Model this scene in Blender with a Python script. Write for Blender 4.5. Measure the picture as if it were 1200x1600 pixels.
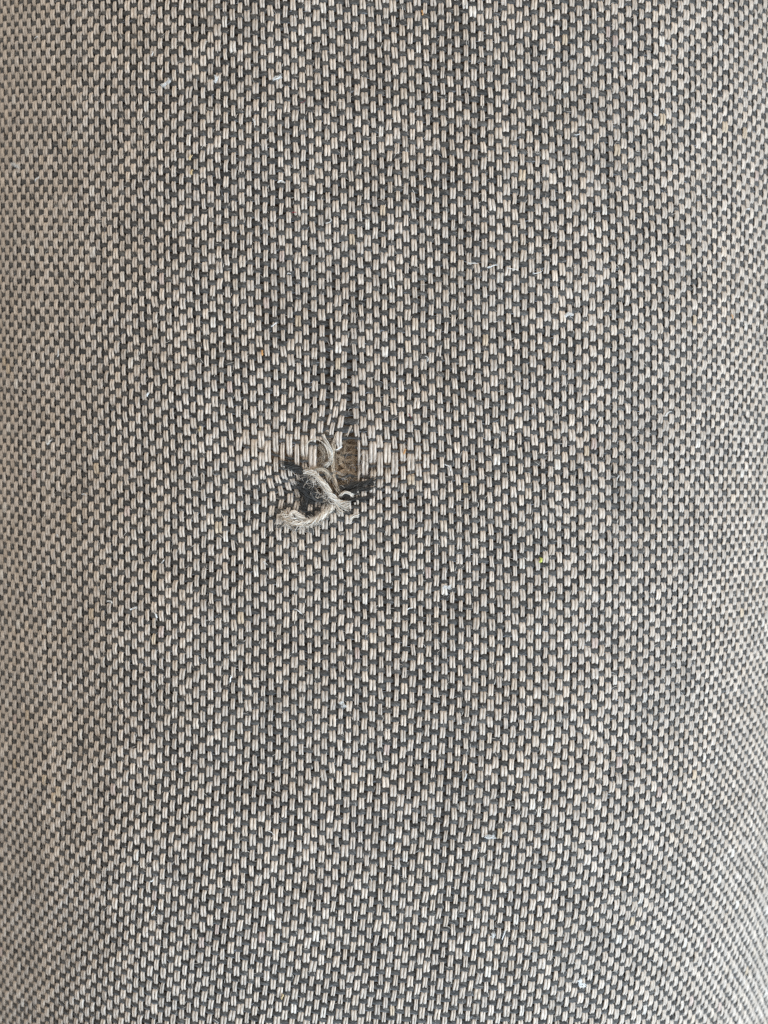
import bpy, math
import numpy as np
from mathutils import Vector

for o in list(bpy.data.objects):
    bpy.data.objects.remove(o, do_unlink=True)
scene = bpy.context.scene
COL = scene.collection
rng = np.random.default_rng(11)

# ------------------------------------------------------------------ scale
PX = 1.25e-4            # one "unit" of cloth = 0.125 mm
ZTOP = 0.085            # height of the crown of the cushion
DCAM = 3800 * PX        # camera height over the crown

# ------------------------------------------------------------------ camera
cam_d = bpy.data.cameras.new('camera')
cam = bpy.data.objects.new('camera', cam_d)
COL.objects.link(cam)
cam.location = (0, 0, ZTOP + DCAM)
cam.rotation_euler = (0, 0, 0)
cam_d.sensor_fit = 'VERTICAL'
cam_d.sensor_height = 24
cam_d.lens = 12 / (800 / 3800)
cam_d.clip_start = 0.02
cam_d.clip_end = 20
cam_d.dof.use_dof = True
cam_d.dof.focus_distance = DCAM + 22 * PX
cam_d.dof.aperture_fstop = 15
scene.camera = cam

# ------------------------------------------------------------------ light
world = bpy.data.worlds.new('World')
scene.world = world
world.use_nodes = True
bgn = world.node_tree.nodes['Background']
bgn.inputs['Color'].default_value = (1.0, 0.97, 0.93, 1)
bgn.inputs['Strength'].default_value = 0.58


def area(name, loc, target, size, size_y, power, color):
    d = bpy.data.lights.new(name, 'AREA')
    d.shape = 'RECTANGLE'
    d.size, d.size_y = size, size_y
    d.energy = power
    d.color = color
    o = bpy.data.objects.new(name, d)
    COL.objects.link(o)
    o.location = loc
    o.rotation_euler = (Vector(target) - Vector(loc)).to_track_quat('-Z', 'Y').to_euler()
    return o


area('window_light', (0.40, -0.50, ZTOP + 0.38), (0.03, -0.04, ZTOP), 0.5, 0.45, 12, (0.63, 0.81, 1.0))
area('ceiling_light', (0.15, 0.75, ZTOP + 1.1), (0, 0, ZTOP), 0.8, 0.8, 12, (1.0, 0.94, 0.86))

vs = scene.view_settings
vs.view_transform = 'Standard'
vs.look = 'None'
vs.exposure = 0
vs.gamma = 1
vs.use_curve_mapping = False
scene.cycles.use_denoising = False
scene.cycles.pixel_filter_type = 'BLACKMAN_HARRIS'
scene.cycles.filter_width = 1.45
scene.cycles.max_bounces = 6

# ------------------------------------------------------------------ cloth shape
YL = np.linspace(-1150, 1150, 24)
SL = np.arange(-1100, 1101, 2.0)


def steep(X, Y):
    yi = 800 - Y
    aR = np.interp(yi, [0, 575, 1075, 1600], [0.98, 1.2, 1.42, 1.6])
    aL = np.interp(yi, [0, 800, 1600], [1.22, 1.2, 1.22])
    l = aL * np.clip(-X / 632, 0, None) ** 1.8
    r = aR * np.clip((X - 90) / 530, 0, None) ** 1.5
    return np.minimum(l, 5) - np.minimum(r, 5)      # dz/dX


TX = np.zeros((len(YL), len(SL)))
TZ = np.zeros_like(TX)
TS = np.zeros_like(TX)
i0 = len(SL) // 2
for d in (1, -1):
    X = np.zeros(len(YL)); Z = np.zeros(len(YL)); i = i0
    TS[:, i] = steep(X, YL)
    while 0 <= i + d < len(SL):
        t = steep(X, YL); c = 1 / np.sqrt(1 + t * t)
        X = X + d * 2 * c; Z = Z + d * 2 * c * t
        i += d
        TX[:, i] = X; TZ[:, i] = Z; TS[:, i] = steep(X, YL)


def bil(tab, s, Y):
    fs = np.clip((s - SL[0]) / 2.0, 0, len(SL) - 1.001)
    fy = np.clip((Y - YL[0]) / (YL[1] - YL[0]), 0, len(YL) - 1.001)
    a = fs.astype(int); b = fy.astype(int)
    u = fs - a; v = fy - b
    return (tab[b, a] * (1 - u) * (1 - v) + tab[b, a + 1] * u * (1 - v)
            + tab[b + 1, a] * (1 - u) * v + tab[b + 1, a + 1] * u * v)


def lumps(s, Y):
    yi = 800 - Y + 0.12 * np.abs(s + 40)
    tilt = -0.00034 * np.clip(yi - 1215, 0, 600) ** 2           # the cloth rolls away at the foot
    crease = -5.5 * np.exp(-((yi - 1205 + 14 * np.sin(s / 120)) / 38.0) ** 2) * (0.6 + 0.4 * np.sin(s / 150 + 1))
    return (tilt + crease + 5.0 * np.sin(s / 92 + Y / 160 + 0.6) * np.sin(Y / 118 - s / 210 + 1.1)
            + 2.2 * np.sin(s / 41 - Y / 63) * np.sin(Y / 52 + s / 77 + 2.0))


def on_cloth(s, Y, h):
    """cloth coordinates (s across along the arc, Y up, h above cloth) -> xyz in units"""
    s = np.asarray(s, float); Y = np.asarray(Y, float)
    X = bil(TX, s, Y); Z = bil(TZ, s, Y) + lumps(s, Y); t = bil(TS, s, Y)
    n = np.sqrt(1 + t * t)
    return np.stack([X - h * t / n, Y + 0 * X, Z + h / n], -1), np.stack([-t / n, 0 * t, 1 / n], -1)


# ---- weave frame
PC, PR = 12.2, 12.42
_yy = np.arange(-400, 2001, 10.0)
_sl = np.interp(_yy, [-400, 700, 1000, 1275, 1525, 1800], [.018, .02, 0, -.045, -.1, -.12])
_ci = np.cumsum(_sl) * 10
_ci -= np.interp(700, _yy, _ci)

HYR = [686, 697, 703, 716, 733, 756, 779, 808, 835]
HF = [0, .03, .15, 1, 1, .55, .33, .08, 0]
HXA = [345, 375, 410, 440, 480, 540, 577, 602, 625, 648, 675]
HA = [0, 4, 13, 20, 24, 23, 21, 19, 14, 5, 0]
NOISE = [(rng.uniform(0.015, 0.09), rng.uniform(0.015, 0.09), rng.uniform(0, 6.28)) for _ in range(10)]


def hole(xi, yi):
    """how the tear drags the yarns: dx, dy (picture sense, y down), dh"""
    yr = yi - 0.095 * (xi - 577)
    dy = np.interp(xi, HXA, HA) * np.interp(yr, HYR, HF)
    g = np.exp(-((yi - 698) / 52.0) ** 2)
    dx = -5.5 * g * np.clip((xi - 400) / 60, 0, 1) * np.clip((552 - xi) / 8, 0, 1)
    dx += -7.0 * np.exp(-((yi - 690) / 42.0) ** 2) * np.exp(-((xi - 530) / 22.0) ** 2) * (xi < 546)
    dx += 3.2 * np.exp(-((yi - 712) / 42.0) ** 2) * np.exp(-((xi - 566) / 40.0) ** 2) * (xi > 546)
    # below the tear the left hand yarns swing back in
    dx += 7 * np.exp(-((yi - 770) / 30.0) ** 2) * np.exp(-((xi - 450) / 38.0) ** 2)
    # the ladder running up from the tear
    lad = np.clip((yi - 470) / 110, 0, 1) * np.clip((735 - yi) / 60, 0, 1)
    dx += lad * np.where(xi < 546, -3.0 * np.exp(-((xi - 545) / 15.0) ** 2), 1.8 * np.exp(-((xi - 547) / 14.0) ** 2))
    dy = dy + 3.2 * np.exp(-((yi - 420 - 0.13 * (xi - 800)) / 5.0) ** 2) * np.clip((xi - 700) / 30, 0, 1) * np.clip((900 - xi) / 30, 0, 1)
    dh = -13 * np.exp(-((xi - 474) / 30.0) ** 2 - ((yi - 752) / 24.0) ** 2)
    dh += -4.0 * np.exp(-((xi - 545) / 32.0) ** 2 - ((yi - 715) / 24.0) ** 2)
    dh += 3.0 * np.exp(-((xi - 545) / 55.0) ** 2 - ((yi - 800) / 14.0) ** 2)
    return dx, dy, dh


def weave(k, j):
    k = np.asarray(k, float); j = np.asarray(j, float)
    s0 = PC * k - 44.2
    Y = 173.3 - PR * j - 0.095 * s0
    yi = 800 - Y
    # towards the lower right the cloth is pulled upwards round the curve
    Y = Y + np.clip(s0 - 230, 0, None) ** 1.15 * np.interp(yi, [500, 1000, 1600], [0, 0.05, 0.11])
    w = np.zeros_like(Y); q = np.zeros_like(Y)
    for n, (a, b, p) in enumerate(NOISE):
        f = np.sin(a * 2.2 * k + b * 2.0 * j * (1 if n % 2 else -1) + p)
        if n < 5:
            w = w + f * 0.75
        else:
            q = q + f * 0.75
    s = s0 + np.interp(800 - Y, _yy, _ci) + w
    Y = Y + q
    dx, dy, dh = hole(600 + s, 800 - Y)
    return s + dx, Y - dy, dh


# ------------------------------------------------------------------ materials
def nodes(name):
    m = bpy.data.materials.new(name)
    m.use_nodes = True
    nt = m.node_tree
    return m, nt, nt.nodes['Principled BSDF']


def fibre_material(name, lo, hi, sheen, scale, rough=0.9, bump=0.35):
    """yarn: colour comes per vertex, fibre streaks run along the yarn"""
    m, nt, b = nodes(name)
    N, L = nt.nodes, nt.links
    col = N.new('ShaderNodeAttribute'); col.attribute_name = 'yarn_colour'
    fib = N.new('ShaderNodeAttribute'); fib.attribute_name = 'fibre'
    nz = N.new('ShaderNodeTexNoise')
    nz.inputs['Scale'].default_value = scale
    nz.inputs['Detail'].default_value = 2.5
    nz.inputs['Roughness'].default_value = 0.6
    L.new(fib.outputs['Vector'], nz.inputs['Vector'])
    mr = N.new('ShaderNodeMapRange')
    mr.inputs['From Min'].default_value = 0.3
    mr.inputs['From Max'].default_value = 0.7
    mr.inputs['To Min'].default_value = lo
    mr.inputs['To Max'].default_value = hi
    L.new(nz.outputs['Fac'], mr.inputs['Value'])
    mx = N.new('ShaderNodeVectorMath'); mx.operation = 'SCALE'
    L.new(col.outputs['Color'], mx.inputs[0])
    L.new(mr.outputs['Result'], mx.inputs['Scale'])
    L.new(mx.outputs['Vector'], b.inputs['Base Color'])
    bp = N.new('ShaderNodeBump')
    bp.inputs['Strength'].default_value = bump
    bp.inputs['Distance'].default_value = 0.5 * PX
    L.new(nz.outputs['Fac'], bp.inputs['Height'])
    L.new(bp.outputs['Normal'], b.inputs['Normal'])
    b.inputs['Roughness'].default_value = rough
    b.inputs['Specular IOR Level'].default_value = 0.15
    b.inputs['Sheen Weight'].default_value = sheen
    b.inputs['Sheen Roughness'].default_value = 0.5
    return m


M_WARP = fibre_material('cream_cotton_yarn', 0.46, 1.15, 0.13, 2.3, bump=0.6)
M_WEFT = fibre_material('charcoal_yarn', 0.1, 2.6, 0.18, 2.2, bump=1.0)
M_FRAY = fibre_material('frayed_fibres', 0.8, 1.1, 0.1, 0.6, bump=0.1)


def plain_material(name, c1, c2, scale, bump=0.5):
    m, nt, b = nodes(name)
    N, L = nt.nodes, nt.links
    tc = N.new('ShaderNodeTexCoord')
    nz = N.new('ShaderNodeTexNoise')
    nz.inputs['Scale'].default_value = scale
    nz.inputs['Detail'].default_value = 5
    L.new(tc.outputs['Object'], nz.inputs['Vector'])
    cr = N.new('ShaderNodeValToRGB')
    cr.color_ramp.elements[0].position = 0.3
    cr.color_ramp.elements[0].color = (*c1, 1)
    cr.color_ramp.elements[1].position = 0.7
    cr.color_ramp.elements[1].color = (*c2, 1)
    L.new(nz.outputs['Fac'], cr.inputs['Fac'])
    L.new(cr.outputs['Color'], b.inputs['Base Color'])
    bp = N.new('ShaderNodeBump')
    bp.inputs['Strength'].default_value = bump
    bp.inputs['Distance'].default_value = 3 * PX
    L.new(nz.outputs['Fac'], bp.inputs['Height'])
    L.new(bp.outputs['Normal'], b.inputs['Normal'])
    b.inputs['Roughness'].default_value = 0.95
    b.inputs['Specular IOR Level'].default_value = 0.1
    return m


M_FOAM = plain_material('brown_padding', (0.15, 0.09, 0.055), (0.42, 0.30, 0.20), 900)


# ------------------------------------------------------------------ mesh building
class Tubes:
    """collects tubes; build() makes ONE mesh object with yarn attributes"""

    def __init__(self):
        self.v, self.c, self.f, self.q, self.n = [], [], [], [], 0

    def add(self, P, U, V, col, sides, twist=0.0, fscale=1.0, vid=0.0, cap=True):
        """P (n,3) centres, U/V (n,3) section half axes, col (n,3)"""
        n = len(P)
        a = np.linspace(0, 2 * np.pi, sides, endpoint=False)
        ca, sa = np.cos(a), np.sin(a)
        verts = P[:, None, :] + U[:, None, :] * ca[None, :, None] + V[:, None, :] * sa[None, :, None]
        ln = np.concatenate([[0], np.cumsum(np.linalg.norm(np.diff(P, axis=0), axis=1))])
        ang = a[None, :] + twist * ln[:, None]
        fib = np.stack([np.cos(ang) * fscale, np.sin(ang) * fscale, (ln[:, None] * 0.06 + vid) + 0 * ang], -1)
        self.v.append(verts.reshape(-1, 3))
        self.f.append(fib.reshape(-1, 3))
        self.c.append(np.repeat(col, sides, axis=0))
        i = np.arange(n - 1)[:, None] * sides
        s = np.arange(sides)[None, :]
        s2 = (s + 1) % sides
        q = np.stack([i + s, i + s2, i + sides + s2, i + sides + s], -1).reshape(-1, 4) + self.n
        self.q.append(q)
        self.n += n * sides

    def build(self, name, mat, parent):
        v = np.concatenate(self.v); c = np.concatenate(self.c); f = np.concatenate(self.f); q = np.concatenate(self.q)
        me = bpy.data.meshes.new(name)
        v = v * PX
        v[:, 2] += ZTOP
        me.vertices.add(len(v)); me.vertices.foreach_set('co', v.astype(np.float32).ravel())
        me.loops.add(q.size); me.loops.foreach_set('vertex_index', q.astype(np.int32).ravel())
        me.polygons.add(len(q))
        me.polygons.foreach_set('loop_start', (np.arange(len(q)) * 4).astype(np.int32))
        me.polygons.foreach_set('use_smooth', np.ones(len(q), bool))
        me.update(calc_edges=True)
        at = me.attributes.new('yarn_colour', 'FLOAT_COLOR', 'POINT')
        at.data.foreach_set('color', np.concatenate([c, np.ones((len(c), 1))], 1).astype(np.float32).ravel())
        at = me.attributes.new('fibre', 'FLOAT_VECTOR', 'POINT')
        at.data.foreach_set('vector', f.astype(np.float32).ravel())
        me.materials.append(mat)
        o = bpy.data.objects.new(name, me)
        COL.objects.link(o)
        if parent is not None:
            o.parent = parent
        return o


def unit(a):
    return a / np.maximum(np.linalg.norm(a, axis=-1, keepdims=True), 1e-9)


def section(P, Nrm, ru, rv):
    T = unit(np.gradient(P, axis=0))
    U = unit(np.cross(T, Nrm))
    V = np.cross(U, T)
    return U * ru[:, None], V * rv[:, None]


def smooth_noise(n, step, amp):
    m = int(n / step) + 3
    return np.interp(np.arange(n), np.arange(m) * step, rng.normal(0, amp, m))


STAINS = [(330, 620, 90, 120, .10), (400, 60, 60, 130, .16), (460, -270, 70, 60, .14), (330, -690, 80, 60, .10), (-160, -330, 110, 70, .10),
          (-110, 330, 90, 90, .08), (230, -160, 80, 100, .07), (-380, -330, 70, 40, .10), (150, 350, 110, 60, .07), (60, -520, 120, 60, .06)]


def soil(s, Y):
    g = np.ones_like(s)
    for a, b, ra, rb, m in STAINS:
        g = g - m * np.exp(-((s - a) / ra) ** 2 - ((Y - b) / rb) ** 2)
    return g - 0.035 * np.sin(s / 47 + 1.3 * np.sin(Y / 61)) * np.sin(Y / 39 + np.sin(s / 55))


CREAM = np.array([0.525, 0.452, 0.382])
CHAR = np.array([0.038, 0.0365, 0.034])

cushion = bpy.data.objects.new('upholstered_cushion', None)
cushion.empty_display_size = 0.02
COL.objects.link(cushion)
cushion['label'] = 'rounded cushion in cream and charcoal woven fabric with a frayed hole'
cushion['category'] = 'cushion'

KMIN, KMAX = -69, 85
SMAX = 880

# ------------------------------------------------------------------ the padding under the cloth
def padding():
    ss = np.linspace(-1000, 1000, 70); yy = np.linspace(-1010, 1010, 60)
    S, Y = np.meshgrid(ss, yy)
    P, _ = on_cloth(S, Y, -17.0)
    # the padding is hollowed a little under the tear
    P[..., 2] -= 22 * np.exp(-((S + 82) / 68) ** 2 - ((Y - 70) / 60) ** 2)
    P = P * PX; P[..., 2] += ZTOP
    ny, ns = S.shape
    v = [tuple(p) for p in P.reshape(-1, 3)]
    f = [(a * ns + b, a * ns + b + 1, (a + 1) * ns + b + 1, (a + 1) * ns + b) for a in range(ny - 1) for b in range(ns - 1)]
    ring = ([b for b in range(ns)] + [a * ns + ns - 1 for a in range(1, ny)]
            + [(ny - 1) * ns + b for b in range(ns - 2, -1, -1)] + [a * ns for a in range(ny - 2, 0, -1)])
    base = len(v)
    for r in ring:
        v.append((v[r][0], v[r][1], 0.0))
    n = len(ring)
    for t in range(n):
        t2 = (t + 1) % n
        f.append((ring[t2], ring[t], base + t, base + t2))
    f.append(tuple(base + t for t in reversed(range(n))))
    me = bpy.data.meshes.new('padding')
    me.from_pydata(v, [], f)
    me.materials.append(M_FOAM)
    for p in me.polygons:
        p.use_smooth = p.index < (ny - 1) * (ns - 1)
    o = bpy.data.objects.new('padding', me)
    COL.objects.link(o)
    o.parent = cushion


padding()

# ------------------------------------------------------------------ warp (cream, runs up the picture)
PH = np.array([-.88, -.70, -.42, 0, .42, .70, .88])
PZ = np.array([-3.8, 0.75, 2.85, 3.5, 2.85, 0.75, -3.8])
# where the broken yarns stop and start again, in rows measured before the tear drags them (picture y)
CUT = {-4: ((692, 770), (690, 776)), -3: ((492, 772), (676, 780)), -2: ((688, 778), (684, 774)),
       -1: ((702, 770), (700, 764)), 0: ((690, 772), None), -5: (None, (716, 760))}


def warp_column(k):
    tb = Tubes()
    s0 = PC * k - 44.2
    jlo = int(math.floor((173.3 - 0.095 * s0 - 862) / PR)); jhi = int(math.ceil((173.3 - 0.095 * s0 + 890 + 0.15 * max(s0 - 230, 0) ** 1.15) / PR))
    js = [j for j in range(jlo, jhi + 1) if (j + k) % 2 == 0]
    nf = len(js)
    j = (np.array(js)[:, None] + PH[None, :])
    # every float sits a little differently
    j = j + rng.normal(0, 0.05, nf)[:, None]
    flo = np.repeat(np.arange(nf), 7)
    j = j.ravel(); ph = np.tile(PH, nf); h0 = np.tile(PZ, nf)
    n = len(j)
    s, Y, dh = weave(np.full(n, k), j)
    colwob = smooth_noise(n, 30, 0.45)
    wid = np.clip(rng.normal(1.0, 0.13, nf), 0.72, 1.35)[flo] * (1 + rng.normal(0, 0.05))
    lift = rng.normal(0, 0.35, nf)[flo]
    skew = rng.normal(0, 0.5, nf)[flo]
    dark = np.clip(rng.normal(1.0, 0.055, nf), 0.8, 1.14)
    hue = np.clip(rng.normal(0.004, 0.009, nf), -0.006, 0.04)
    tint = CREAM[None, :] * dark[:, None] * np.stack([1 + hue, 1 + 0 * hue, 1 - hue * 1.5], -1) * (1 + rng.normal(0, 0.03))
    odd = rng.random(nf)
    tint[odd < 0.012] = np.array([0.62, 0.56, 0.49])
    tint[odd > 0.996] = np.array([0.52, 0.42, 0.31])
    tint[(odd > 0.975) & (odd < 0.979)] = np.array([0.50, 0.40, 0.345])
    yi_ = 800 - Y - 0.095 * (s + 23)
    band = np.clip((yi_ - 684) / 8, 0, 1) * np.clip((748 - yi_) / 8, 0, 1) * ((s > -225) & (s < 75))
    wid = wid * (1 + 0.14 * band)
    for side in (-1, 1):
        pinch = 1 - 0.22 * (np.abs(ph) > 0.8)
        fan = 1 + 0.14 * ph * np.sign(rng.normal(0.6, 1, nf))[flo]
        off = side * 2.2 * wid * pinch * fan + skew * ph + colwob + rng.normal(0, 0.17, n)
        h = h0 + lift + rng.normal(0, 0.12, n) + 0.25 * side * rng.normal(0, 1, nf)[flo] + dh
        P, Nr = on_cloth(s + off, Y, h)
        ru = 2.28 * wid * np.clip(rng.normal(1, 0.09, n), .78, 1.25)
        rv = 2.25 * (1 + 0 * ph)
        # shrink the width where the yarn dives under
        ru = ru * np.where(np.abs(ph) > .8, .78, 1)
        U, V = section(P, Nr, ru, rv)
        c = tint[flo] * (np.clip(rng.normal(1, 0.035, nf), .9, 1.1)[flo] * soil(s, Y))[:, None]
        keep = np.ones(n, bool)
        cut = CUT.get(k, (None, None))[0 if side < 0 else 1]
        yraw = 800 - (173.3 - PR * j - 0.095 * s0)
        vid = rng.uniform(0, 900)
        if cut:
            for sel in (yraw < cut[0], yraw > cut[1]):
                if sel.sum() > 3:
                    tb.add(P[sel], U[sel], V[sel], c[sel], 5, twist=0.05 * side, vid=vid)
        else:
            tb.add(P, U, V, c, 5, twist=0.05, vid=vid)
    return tb.build('warp_yarn', M_WARP, cushion)


for k in range(KMIN, KMAX + 1):
    warp_column(k)

# ------------------------------------------------------------------ weft (charcoal, runs across)
WCUT = {7: (-5.2, 0.6), 6: (-3.6, -0.6), 9: (-4.4, -1.0), 10: (-3.2, -1.6), 11: (-5.0, -3.0)}
BARE = {k for k in (-4, -3, -2, -1)}


def weft_row(j):
    tb = Tubes()
    ks = np.arange(KMIN - 1, KMAX + 2)
    nk = len(ks)
    off = np.array([-.3, 0, .3])
    k = (ks[:, None] + off[None, :]).ravel()
    kk = np.repeat(ks, 3)
    over = ((kk + j) % 2 != 0)
    h = np.where(over, 1.45, -2.3) + np.where(np.tile(off, nk) == 0, np.where(over, .35, -.35), 0)
    n = len(k)
    s, Y, dh = weave(k, np.full(n, j))
    yr = 800 - Y - 0.095 * (s + 600 - 577)
    loose = ((kk >= -4) & (kk <= -1) & (yr > 690) & (yr < 800))
    h = np.where(loose, h * 0.3 - 3 + rng.normal(0, 1.6, n), h)
    Y = Y + np.where(loose, rng.normal(0, 1.7, n), 0)
    Y = Y + smooth_noise(n, 10, 0.35) + rng.normal(0, 0.22, n)
    h = h + rng.normal(0, 0.15, n) + dh
    P, Nr = on_cloth(s, Y, h)
    squeeze = np.where((yr > 715) & (yr < 800) & (s > -190) & (s < 40), 0.72, 1.0)
    thin = (j >= 5) & (j <= 8) & (s > -225) & (s < 75)
    squeeze = np.where(thin, 0.42, squeeze)
    ru = 5.3 * squeeze * np.clip(rng.normal(1, 0.07, n), .8, 1.2)
    rv = 2.4 * np.clip(rng.normal(1, 0.05, n), .8, 1.2)
    U, V = section(P, Nr, ru, rv)
    c = CHAR[None, :] * np.clip(1 + smooth_noise(n, 6, 0.16), .55, 1.7)[:, None] * (1 + rng.normal(0, 0.05))
    vid = rng.uniform(0, 900)
    if j in WCUT:
        a, b = WCUT[j]
        for sel in (k < a, k > b):
            tb.add(P[sel], U[sel], V[sel], c[sel], 5, twist=0.09, vid=vid)
    else:
        vis = (Y > -990) & (Y < 905)
        tb.add(P[vis], U[vis], V[vis], c[vis], 5, twist=0.09, vid=vid)
    return tb.build('weft_yarn', M_WEFT, cushion)


JMIN = int((173.3 - 885) / PR); JMAX = int((173.3 + 885) / PR)
for j in range(JMIN - 4, JMAX + 17):
    weft_row(j)


# ------------------------------------------------------------------ loose fibres
def img_to_cloth(xi, yi):
    """cloth point that stands at a given spot of the cloth face"""
    Y = 800.0 - yi
    for _ in range(3):
        xs = bil(TX, SL, np.full(len(SL), Y)); zs = bil(TZ, SL, np.full(len(SL), Y))
        px = xs * 3800 / (3800 - zs)
        n = int(np.argmin(np.abs(px - (xi - 600))))
        Y = (800.0 - yi) * (3800 - zs[n]) / 3800
    return SL[n], Y


def spline(pts, n):
    pts = np.asarray(pts, float)
    m = len(pts)
    ext = np.vstack([2 * pts[0] - pts[1], pts, 2 * pts[-1] - pts[-2]])
    t = np.linspace(0, m - 1 - 1e-6, n)
    i = t.astype(int); u = (t - i)[:, None]
    p0, p1, p2, p3 = ext[i], ext[i + 1], ext[i + 2], ext[i + 3]
    return 0.5 * ((2 * p1) + (-p0 + p2) * u + (2 * p0 - 5 * p1 + 4 * p2 - p3) * u ** 2 + (-p0 + 3 * p1 - 3 * p2 + p3) * u ** 3)


def fibre(tb, S, Y, H, r, col, sides=3):
    P, Nr = on_cloth(S, Y, H)
    n = len(P)
    taper = np.full(n, r); taper[0] *= .7; taper[-1] *= .35
    U, V = section(P, Nr + 1e-3, taper, taper)
    tb.add(P, U, V, np.tile(col, (n, 1)), sides, vid=rng.uniform(0, 900))


def bundle(tb, pts, rad, count, col, r=0.5, n=16, twist=0.10, flare=(0.0, 0.5), spread=0.06, jitter=0.0, thick=None, mixed=False):
    """a length of yarn opened up into its fibres; pts are (x, y, height) on the cloth face"""
    if thick is not None:
        rad *= thick; count = int(count * 1.25)
    pts = np.asarray(pts, float)
    C = spline(np.stack([pts[:, 0] - 600, 800 - pts[:, 1], pts[:, 2]], -1), n)
    T = unit(np.gradient(C, axis=0))
    U = unit(np.cross(T, np.array([0.02, 0.03, 1.0]))); V = np.cross(U, T)
    ln = np.concatenate([[0], np.cumsum(np.linalg.norm(np.diff(C, axis=0), axis=1))])
    w = np.linspace(0, 1, n)
    open_ = 1 + flare[0] * np.clip(1 - w / 0.25, 0, 1) ** 1.5 * 3 + flare[1] * np.clip((w - 0.7) / 0.3, 0, 1) ** 1.5 * 3
    for _ in range(count):
        q = rad * math.sqrt(rng.random()); a0 = rng.uniform(0, 6.28)
        a = a0 + twist * ln * rng.normal(1, .15) + rng.normal(0, spread) * ln * 0.3
        rr = q * open_ * (1 + rng.normal(0, .2) * w) + jitter * rng.normal(0, 1) * np.sin(w * rng.uniform(3, 9) + rng.uniform(0, 6))
        a_, b_ = sorted(rng.choice([0, 0, 0, 1, 2], 1).tolist() + [n - int(rng.choice([0, 0, 1, 2, 4]))])
        Q = C + U * (np.cos(a) * rr)[:, None] + V * (np.sin(a) * rr)[:, None]
        Q = Q[a_:b_]
        c = col * rng.normal(1, .13)
        if mixed and rng.random() < .42:
            c = (CHAR * 1.6 if rng.random() < .16 else TAN * rng.uniform(.7, 1.15))
        fibre(tb, Q[:, 0], Q[:, 1], Q[:, 2], r * rng.uniform(.7, 1.25), np.clip(c, .01, .9))


def zp(*pts):
    """points noted on an enlargement of the tear -> cloth face"""
    return [(380 + x / 3.53, 580 + y / 3.53, h) for x, y, h in pts]


WHITE = np.array([0.69, 0.635, 0.56])
TAN = np.array([0.50, 0.41, 0.31])


def frayed(col, *bundles, name='frayed_yarn', mat=None):
    tb = Tubes()
    for b in bundles:
        bundle(tb, thick=1.3, mixed=b['col'][0] > .5, **b)
    return tb.build(name, mat or M_FRAY, cushion)


# thick cream end lying across the tear
frayed(CREAM, dict(pts=zp((340, 548, 5), (395, 566, 9), (445, 622, 12), (490, 690, 12), (540, 728, 9), (588, 744, 6)), rad=2.9, count=80, col=WHITE * .95, flare=(.25, .45), jitter=.8, spread=.3),
       dict(pts=zp((440, 600, 8), (480, 660, 10), (515, 740, 9), (535, 785, 5)), rad=1.9, count=34, col=WHITE, flare=(.1, .8), jitter=.7))
# thick cream end sweeping down to the left, curled at the tip
frayed(CREAM, dict(pts=zp((505, 738, 5), (470, 768, 10), (430, 806, 12), (370, 834, 11), (300, 838, 11), (245, 815, 9), (212, 782, 5)), rad=3.6, count=120, col=WHITE * 1.05, flare=(.1, .3), jitter=.9, spread=.3),
       dict(pts=zp((345, 826, 11), (310, 800, 15), (282, 780, 14), (268, 800, 10), (290, 826, 8)), rad=2.8, count=60, col=WHITE * 1.1, flare=(.2, .3), jitter=.9),
       dict(pts=zp((330, 838, 9), (345, 850, 6), (356, 866, 4)), rad=1.4, count=14, col=WHITE, flare=(.1, .8)))
# strand hanging down from the upper edge
frayed(CREAM, dict(pts=zp((438, 352, 2), (462, 398, 6), (484, 450, 4), (478, 500, -2), (440, 524, -4)), rad=2.2, count=34, col=WHITE, flare=(.05, .2)),
       dict(pts=zp((500, 400, 0), (490, 470, -5), (494, 540, -6), (506, 610, -2), (530, 680, 3)), rad=2.2, count=26, col=TAN * 1.1, flare=(.3, .1), jitter=.5))
# pale loop of thin fibres
frayed(WHITE, dict(pts=zp((344, 418, 6), (366, 388, 9), (398, 375, 11), (436, 392, 11), (466, 430, 8), (474, 480, 3)), rad=0.8, count=9, col=WHITE * 1.15, r=.3, jitter=.5, n=22))
# thin charcoal threads left across the hole
frayed(CHAR, dict(pts=zp((640, 372, -1), (600, 368, -3), (560, 376, -5), (535, 380, -6)), rad=.9, count=9, col=CHAR * 1.4, flare=(.1, .8), jitter=.3),
       dict(pts=zp((700, 462, -1), (650, 466, -5), (590, 462, -9), (535, 470, -10)), rad=.8, count=8, col=CHAR * 1.4, flare=(.1, .9), jitter=.4), name='frayed_weft_yarn')
# beige fluff arching over the hole
frayed(TAN, dict(pts=zp((350, 556, 2), (392, 540, 5), (436, 540, 5), (466, 566, 1), (474, 606, -3)), rad=2.4, count=30, col=TAN * 1.15, r=.26, jitter=1.0),
       dict(pts=zp((420, 400, -2), (440, 440, -4), (430, 500, -6), (450, 560, -6)), rad=3.5, count=26, col=TAN, r=.2, jitter=2.2),
       dict(pts=zp((520, 560, -8), (560, 590, -7), (600, 580, -8), (640, 610, -6)), rad=4, count=30, col=TAN, r=.2, jitter=2.4))
# single strands bridging the hole and the splayed ends above it
frayed(CREAM, dict(pts=zp((598, 300, 3), (586, 330, 2), (574, 356, -1)), rad=1.1, count=12, col=CREAM, flare=(.0, .6)),
       dict(pts=zp((520, 340, 3), (500, 385, 1), (480, 425, -3)), rad=1.5, count=16, col=CREAM, flare=(.0, .7)))
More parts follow.
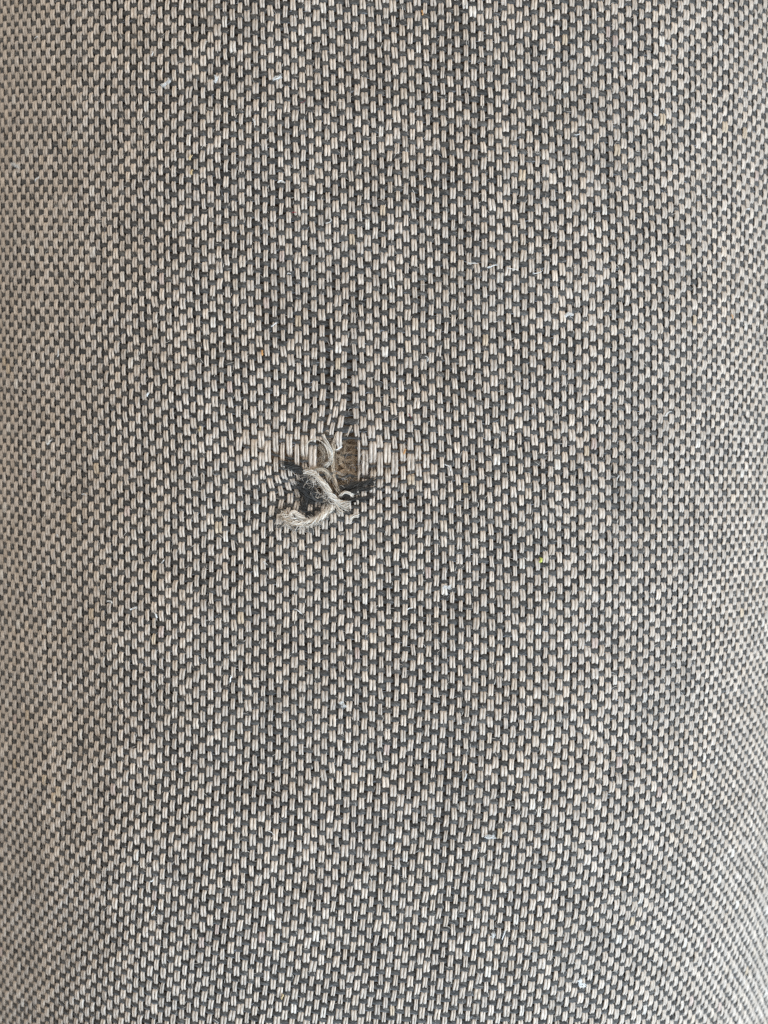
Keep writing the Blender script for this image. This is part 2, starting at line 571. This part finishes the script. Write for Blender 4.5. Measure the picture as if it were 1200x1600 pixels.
# cream stub among the dark threads
frayed(CREAM, dict(pts=zp((530, 690, 2), (562, 668, 6), (590, 676, 6), (608, 692, 3)), rad=1.8, count=22, col=WHITE, flare=(.3, .3)),
       dict(pts=zp((590, 815, 5), (612, 800, 6), (640, 800, 5)), rad=2.2, count=24, col=WHITE * .95, flare=(.3, .3)))
# broken charcoal threads bunched round the tear
DK = CHAR * 1.2
frayed(DK, dict(pts=zp((250, 520, 2), (310, 545, 4), (350, 600, 5), (390, 670, 6), (440, 706, 6), (490, 716, 4)), rad=3.6, count=50, col=DK, flare=(.3, .3), jitter=2.0, r=.4),
       dict(pts=zp((200, 492, 2), (270, 530, 4), (330, 560, 3), (340, 640, 2), (380, 720, 2), (440, 740, 3)), rad=3.4, count=40, col=DK, flare=(.2, .4), jitter=2.2, r=.4),
       dict(pts=zp((300, 600, 0), (350, 690, 1), (330, 760, 2), (390, 790, 3), (450, 770, 4)), rad=4.2, count=46, col=DK, flare=(.3, .3), jitter=2.4, r=.4), name='frayed_weft_yarn')
frayed(DK, dict(pts=zp((735, 590, 3), (690, 612, 5), (630, 626, 4), (570, 640, 2), (520, 655, 0)), rad=2.6, count=44, col=DK, flare=(.1, .5), jitter=1.3, r=.4),
       dict(pts=zp((730, 640, 3), (680, 650, 5), (620, 655, 4), (560, 690, 3), (530, 690, 1)), rad=2.4, count=38, col=DK, flare=(.1, .5), jitter=1.4, r=.4),
       dict(pts=zp((720, 690, 3), (660, 700, 4), (610, 705, 4), (560, 712, 2)), rad=2.4, count=30, col=DK, flare=(.2, .5), jitter=.6),
       dict(pts=zp((380, 640, 6), (384, 690, 9), (410, 712, 9), (450, 722, 7)), rad=1.0, count=12, col=DK * 2.2, flare=(.1, .5), jitter=.4), name='frayed_weft_yarn')


# backing net seen through the hole
def backing_net():
    tb = Tubes()
    for x in range(398, 690, 52):
        pts = spline([(380 + (x + rng.normal(0, 10)) / 3.53 - 600, 800 - (580 + y / 3.53), -25.5 + rng.normal(0, .8)) for y in range(300, 720, 40)], 40)
        P, Nr = on_cloth(pts[:, 0], pts[:, 1], pts[:, 2])
        U, V = section(P, Nr, np.full(40, 2.7) * rng.uniform(1.0, 1.4), np.full(40, 1.2))
        tb.add(P, U, V, np.tile(np.array([.46, .36, .26]), (40, 1)), 6, vid=rng.uniform(0, 99))
    for y in (330, 400, 478, 556, 630, 700):
        pts = spline([(380 + x / 3.53 - 600, 800 - (580 + (y + rng.normal(0, 9)) / 3.53), -24.6 + rng.normal(0, .8)) for x in range(360, 720, 40)], 40)
        P, Nr = on_cloth(pts[:, 0], pts[:, 1], pts[:, 2])
        U, V = section(P, Nr, np.full(40, 2.6) * rng.uniform(1.0, 1.4), np.full(40, 1.2))
        tb.add(P, U, V, np.tile(np.array([.52, .41, .30]), (40, 1)), 6, vid=rng.uniform(0, 99))
    for _ in range(1000):
        x0, y0 = rng.uniform(480, 575), rng.uniform(675, 770)
        a = rng.uniform(0, 6.28); L = rng.uniform(6, 16)
        w = np.linspace(0, 1, 5)
        b = rng.normal(0, .8)
        fibre(tb, x0 - 600 + np.cos(a + b * w) * L * w, 800 - y0 + np.sin(a + b * w) * L * w, -24 + rng.uniform(0, 9) * np.sin(w * 3.1),
              .22, np.array([.48, .37, .26]) * rng.uniform(.8, 1.2))
    tb.build('backing_net', M_FRAY, cushion)


backing_net()


# fuzz standing off the yarns: nobody could count it
def fuzz(S0, Y0, ang, L, bend, h0, h1, r, cols):
    tb = Tubes()
    n = len(S0); m = 4
    w = np.linspace(0, 1, m)[None, :]
    a = ang[:, None] + bend[:, None] * (w - .5)
    S = S0[:, None] + (np.cumsum(np.cos(a), 1) - m / 2) * L[:, None] / m
    Y = Y0[:, None] + (np.cumsum(np.sin(a), 1) - m / 2) * L[:, None] / m
    H = h0[:, None] + h1[:, None] * np.sin(w * rng.uniform(1.6, 3.4, n)[:, None])
    P, Nr = on_cloth(S, Y, H)
    T = unit(np.gradient(P, axis=1))
    U = unit(np.cross(T, Nr)); V = np.cross(U, T)
    rad = r[:, None] * np.array([.75, 1, .9, .35])[None, :]
    aa = np.array([0, 2.094, 4.189])
    verts = P[:, :, None, :] + (U * rad[..., None])[:, :, None, :] * np.cos(aa)[None, None, :, None] + (V * rad[..., None])[:, :, None, :] * np.sin(aa)[None, None, :, None]
    base = (np.arange(n) * m * 3)[:, None, None]
    i = (np.arange(m - 1) * 3)[None, :, None]; s = np.arange(3)[None, None, :]; s2 = (s + 1) % 3
    q = np.stack([base + i + s, base + i + s2, base + i + 3 + s2, base + i + 3 + s], -1).reshape(-1, 4)
    tb.v.append(verts.reshape(-1, 3)); tb.q.append(q)
    tb.c.append(np.repeat(cols, m * 3, axis=0)); tb.f.append(verts.reshape(-1, 3) * .1)
    o = tb.build('fuzz', M_FRAY, cushion)
    o['kind'] = 'stuff'


def pick(cols, n):
    return np.array(cols)[rng.integers(len(cols), size=n)] * rng.uniform(.75, 1.2, (n, 1))


U_ = rng.uniform
# stray hairs in every direction
n = 5500
fuzz(U_(-850, 940, n), U_(-880, 880, n), U_(0, 6.28, n), U_(6, 18, n), rng.normal(0, 1.3, n), U_(2, 4.5, n), U_(.5, 4, n), U_(.16, .3, n),
     pick([WHITE, WHITE * .8, CREAM, [.25, .26, .28], [.12, .125, .13]], n))


def crossings(n, odd):
    k = rng.integers(KMIN, KMAX + 1, n); j = rng.integers(JMIN - 2, JMAX + 9, n)
    j = j + ((k + j) % 2 != odd)
    return k, j


# fibres lifting off the charcoal bars, along the bar
n = 12000
k, j = crossings(n, 1)
s, Y, dh = weave(k + U_(-.6, .6, n), j + rng.normal(0, .16, n))
fuzz(s, Y, rng.normal(0, .28, n), U_(5, 12, n), rng.normal(0, .9, n), 2.9 + dh + U_(-.3, .6, n), U_(.2, 1.4, n), U_(.22, .38, n),
     pick([[.03, .031, .033], [.07, .073, .078], [.16, .165, .175], [.3, .31, .33]], n))
# fibres along the flanks and ends of the cream stitches
n = 12500
k, j = crossings(n, 0)
s, Y, dh = weave(k + rng.choice([-1, 1], n) * np.abs(rng.normal(.30, .09, n)), j + U_(-.75, .75, n))
fuzz(s, Y, 1.57 + rng.normal(0, .22, n), U_(6, 13, n), rng.normal(0, .6, n), 3.2 + dh + U_(-.8, .8, n), U_(.2, 1.2, n), U_(.24, .42, n),
     pick([CREAM, CREAM * .85, CREAM * 1.1, WHITE], n))

# matted hairs round the tear
n = 520
on_tuft = np.array(zp((370, 555, 9), (420, 590, 11), (470, 660, 12), (520, 720, 11), (470, 768, 11), (420, 812, 12), (350, 838, 11), (280, 830, 12), (235, 805, 10), (285, 790, 14)))
w = U_(0, 9, n); i = w.astype(int); u = (w - i)[:, None]
c = on_tuft[i] * (1 - u) + on_tuft[i + 1] * u + rng.normal(0, 1, (n, 3)) * np.array([3.4, 3.4, 1.2])
fuzz(c[:, 0] - 600, 800 - c[:, 1], U_(0, 6.28, n), U_(5, 15, n), rng.normal(0, 1.8, n), c[:, 2] - 1, U_(.5, 3, n), U_(.2, .36, n),
     pick([WHITE, WHITE * 1.1, TAN, CREAM], n))
n = 420
x0 = U_(438, 590, n); y0 = U_(700, 800, n)
fuzz(x0 - 600, 800 - y0, U_(0, 6.28, n), U_(6, 16, n), rng.normal(0, 1.6, n), U_(-4, 4, n), U_(.5, 4, n), U_(.2, .34, n),
     pick([CHAR, CHAR * 2, [.2, .2, .21], TAN * .9], n))

# ------------------------------------------------------------------ lint lying on the cloth
LW = ('tiny white lint fibre caught on the woven fabric', 'lint', 'white lint on the fabric')
LP = ('pale fluffy lint tuft clinging to the woven fabric', 'lint', 'fluffy lint on the fabric')
LR = ('dark red fibre caught on the fabric well away from the hole', 'fibre', 'dark red fibres on the fabric')
LT = ('tan straw flake stuck on the woven fabric', 'flake', 'tan flakes on the fabric')
LO = ('orange fleck caught in a short cream stitch far from the hole', 'fleck', 'orange flecks on the fabric')
LB = ('black speck lying on the cream and charcoal weave', 'speck', 'black specks on the fabric')
LG = ('yellow green speck stuck on a cream yarn', 'speck', None)


def lint(name, tag, xi, yi, col, L, count, rad, r, curl=1.0, ang=None, h=5.0):
    s, Y = img_to_cloth(xi, yi)
    tb = Tubes()
    a = rng.uniform(-0.5, 1.2) if ang is None else ang
    m = 5
    angs = a + np.cumsum(rng.normal(0, .45 * curl, m))
    S = np.cumsum(np.cos(angs)) * L / m; T = np.cumsum(np.sin(angs)) * L / m
    S -= S.mean(); T -= T.mean()
    H = h + rng.uniform(0, 2.5, m)
    pts = np.stack([s + S + 600, 800 - (Y + T), H], -1)
    bundle(tb, pts, rad, count, col, r=r, n=12, flare=(.25, .4), jitter=rad * .5)
    o = tb.build(name, M_FRAY, None)
    c = np.array([v.co for v in o.data.vertices]).mean(0)
    o.data.transform(__import__('mathutils').Matrix.Translation(-Vector(c)))
    o.location = c
    o['label'], o['category'] = tag[0], tag[1]
    if tag[2]:
        o['group'] = tag[2]


LINTW = np.array([.74, .73, .70])
LS = ('thin pale snagged hair lying along the pulled weave', 'lint', 'hairs along the snag')
for x, y in [(738, 412), (768, 416), (800, 421), (838, 426)]:
    lint('snagged_hair', LS, x, y, LINTW, 22, 4, .8, .28, curl=.35, ang=-.12)
for x, y in [(242, 85), (62, 60), (515, 345), (62, 280), (400, 195), (440, 285), (452, 427), (95, 552), (430, 507), (235, 617), (82, 690), (135, 772),
             (765, 417), (667, 560), (1040, 646), (932, 657), (467, 955), (257, 877), (70, 912), (95, 837), (212, 950), (247, 960), (257, 1045),
             (362, 1060), (415, 880), (240, 1377), (242, 1425), (425, 1302), (110, 1572), (900, 210), (1020, 180), (1165, 327), (640, 950), (830, 640),
             (787, 1465), (175, 940), (962, 747), (700, 730), (530, 700), (725, 1215)]:
    lint('lint_fibre', LW, x, y, LINTW, rng.uniform(9, 22), int(rng.integers(3, 7)), .8, .34)
for x, y, L in [(262, 131, 22), (30, 260, 24), (435, 122, 16), (887, 492, 18), (537, 1100, 14), (765, 1307, 18), (910, 1545, 22), (697, 917, 15), (340, 125, 12), (770, 1465, 14)]:
    lint('lint_tuft', LP, x, y, LINTW * .95, L * 1.1, 28, 2.4, .3, curl=1.5)
LRH = ('dark red fibre caught on the weave just above the frayed hole', 'fibre', 'dark red fibres on the fabric')
for x, y in [(475, 160), (460, 332), (640, 650)]:
    lint('red_fibre', LRH if y > 600 else LR, x, y, np.array([.22, .02, .03]), 11, 3, .5, .3, ang=-.3)
for x, y in [(300, 247), (302, 270), (315, 670), (440, 1565)]:
    lint('straw_flake', LT, x, y, np.array([.55, .42, .24]), 11, 12, 1.1, .4, curl=.3, ang=1.1)
LOH = ('orange fleck in the long cream yarns beside the frayed hole', 'fleck', 'orange flecks on the fabric')
for x, y in [(660, 20), (1140, 495), (410, 552), (632, 706)]:
    lint('orange_fleck', LOH if y > 600 else LO, x, y, np.array([.62, .33, .12]), 10, 9, 1.0, .4, curl=.2, ang=1.5)
for x, y in [(1160, 652), (1057, 727), (28, 185), (1075, 1003)]:
    lint('dark_speck', LB, x, y, np.array([.015, .014, .013]), 5, 14, 1.4, .5, curl=.6)
lint('green_speck', LG, 845, 875, np.array([.58, .60, .14]), 8, 18, 1.6, .45, curl=.3, ang=1.4)
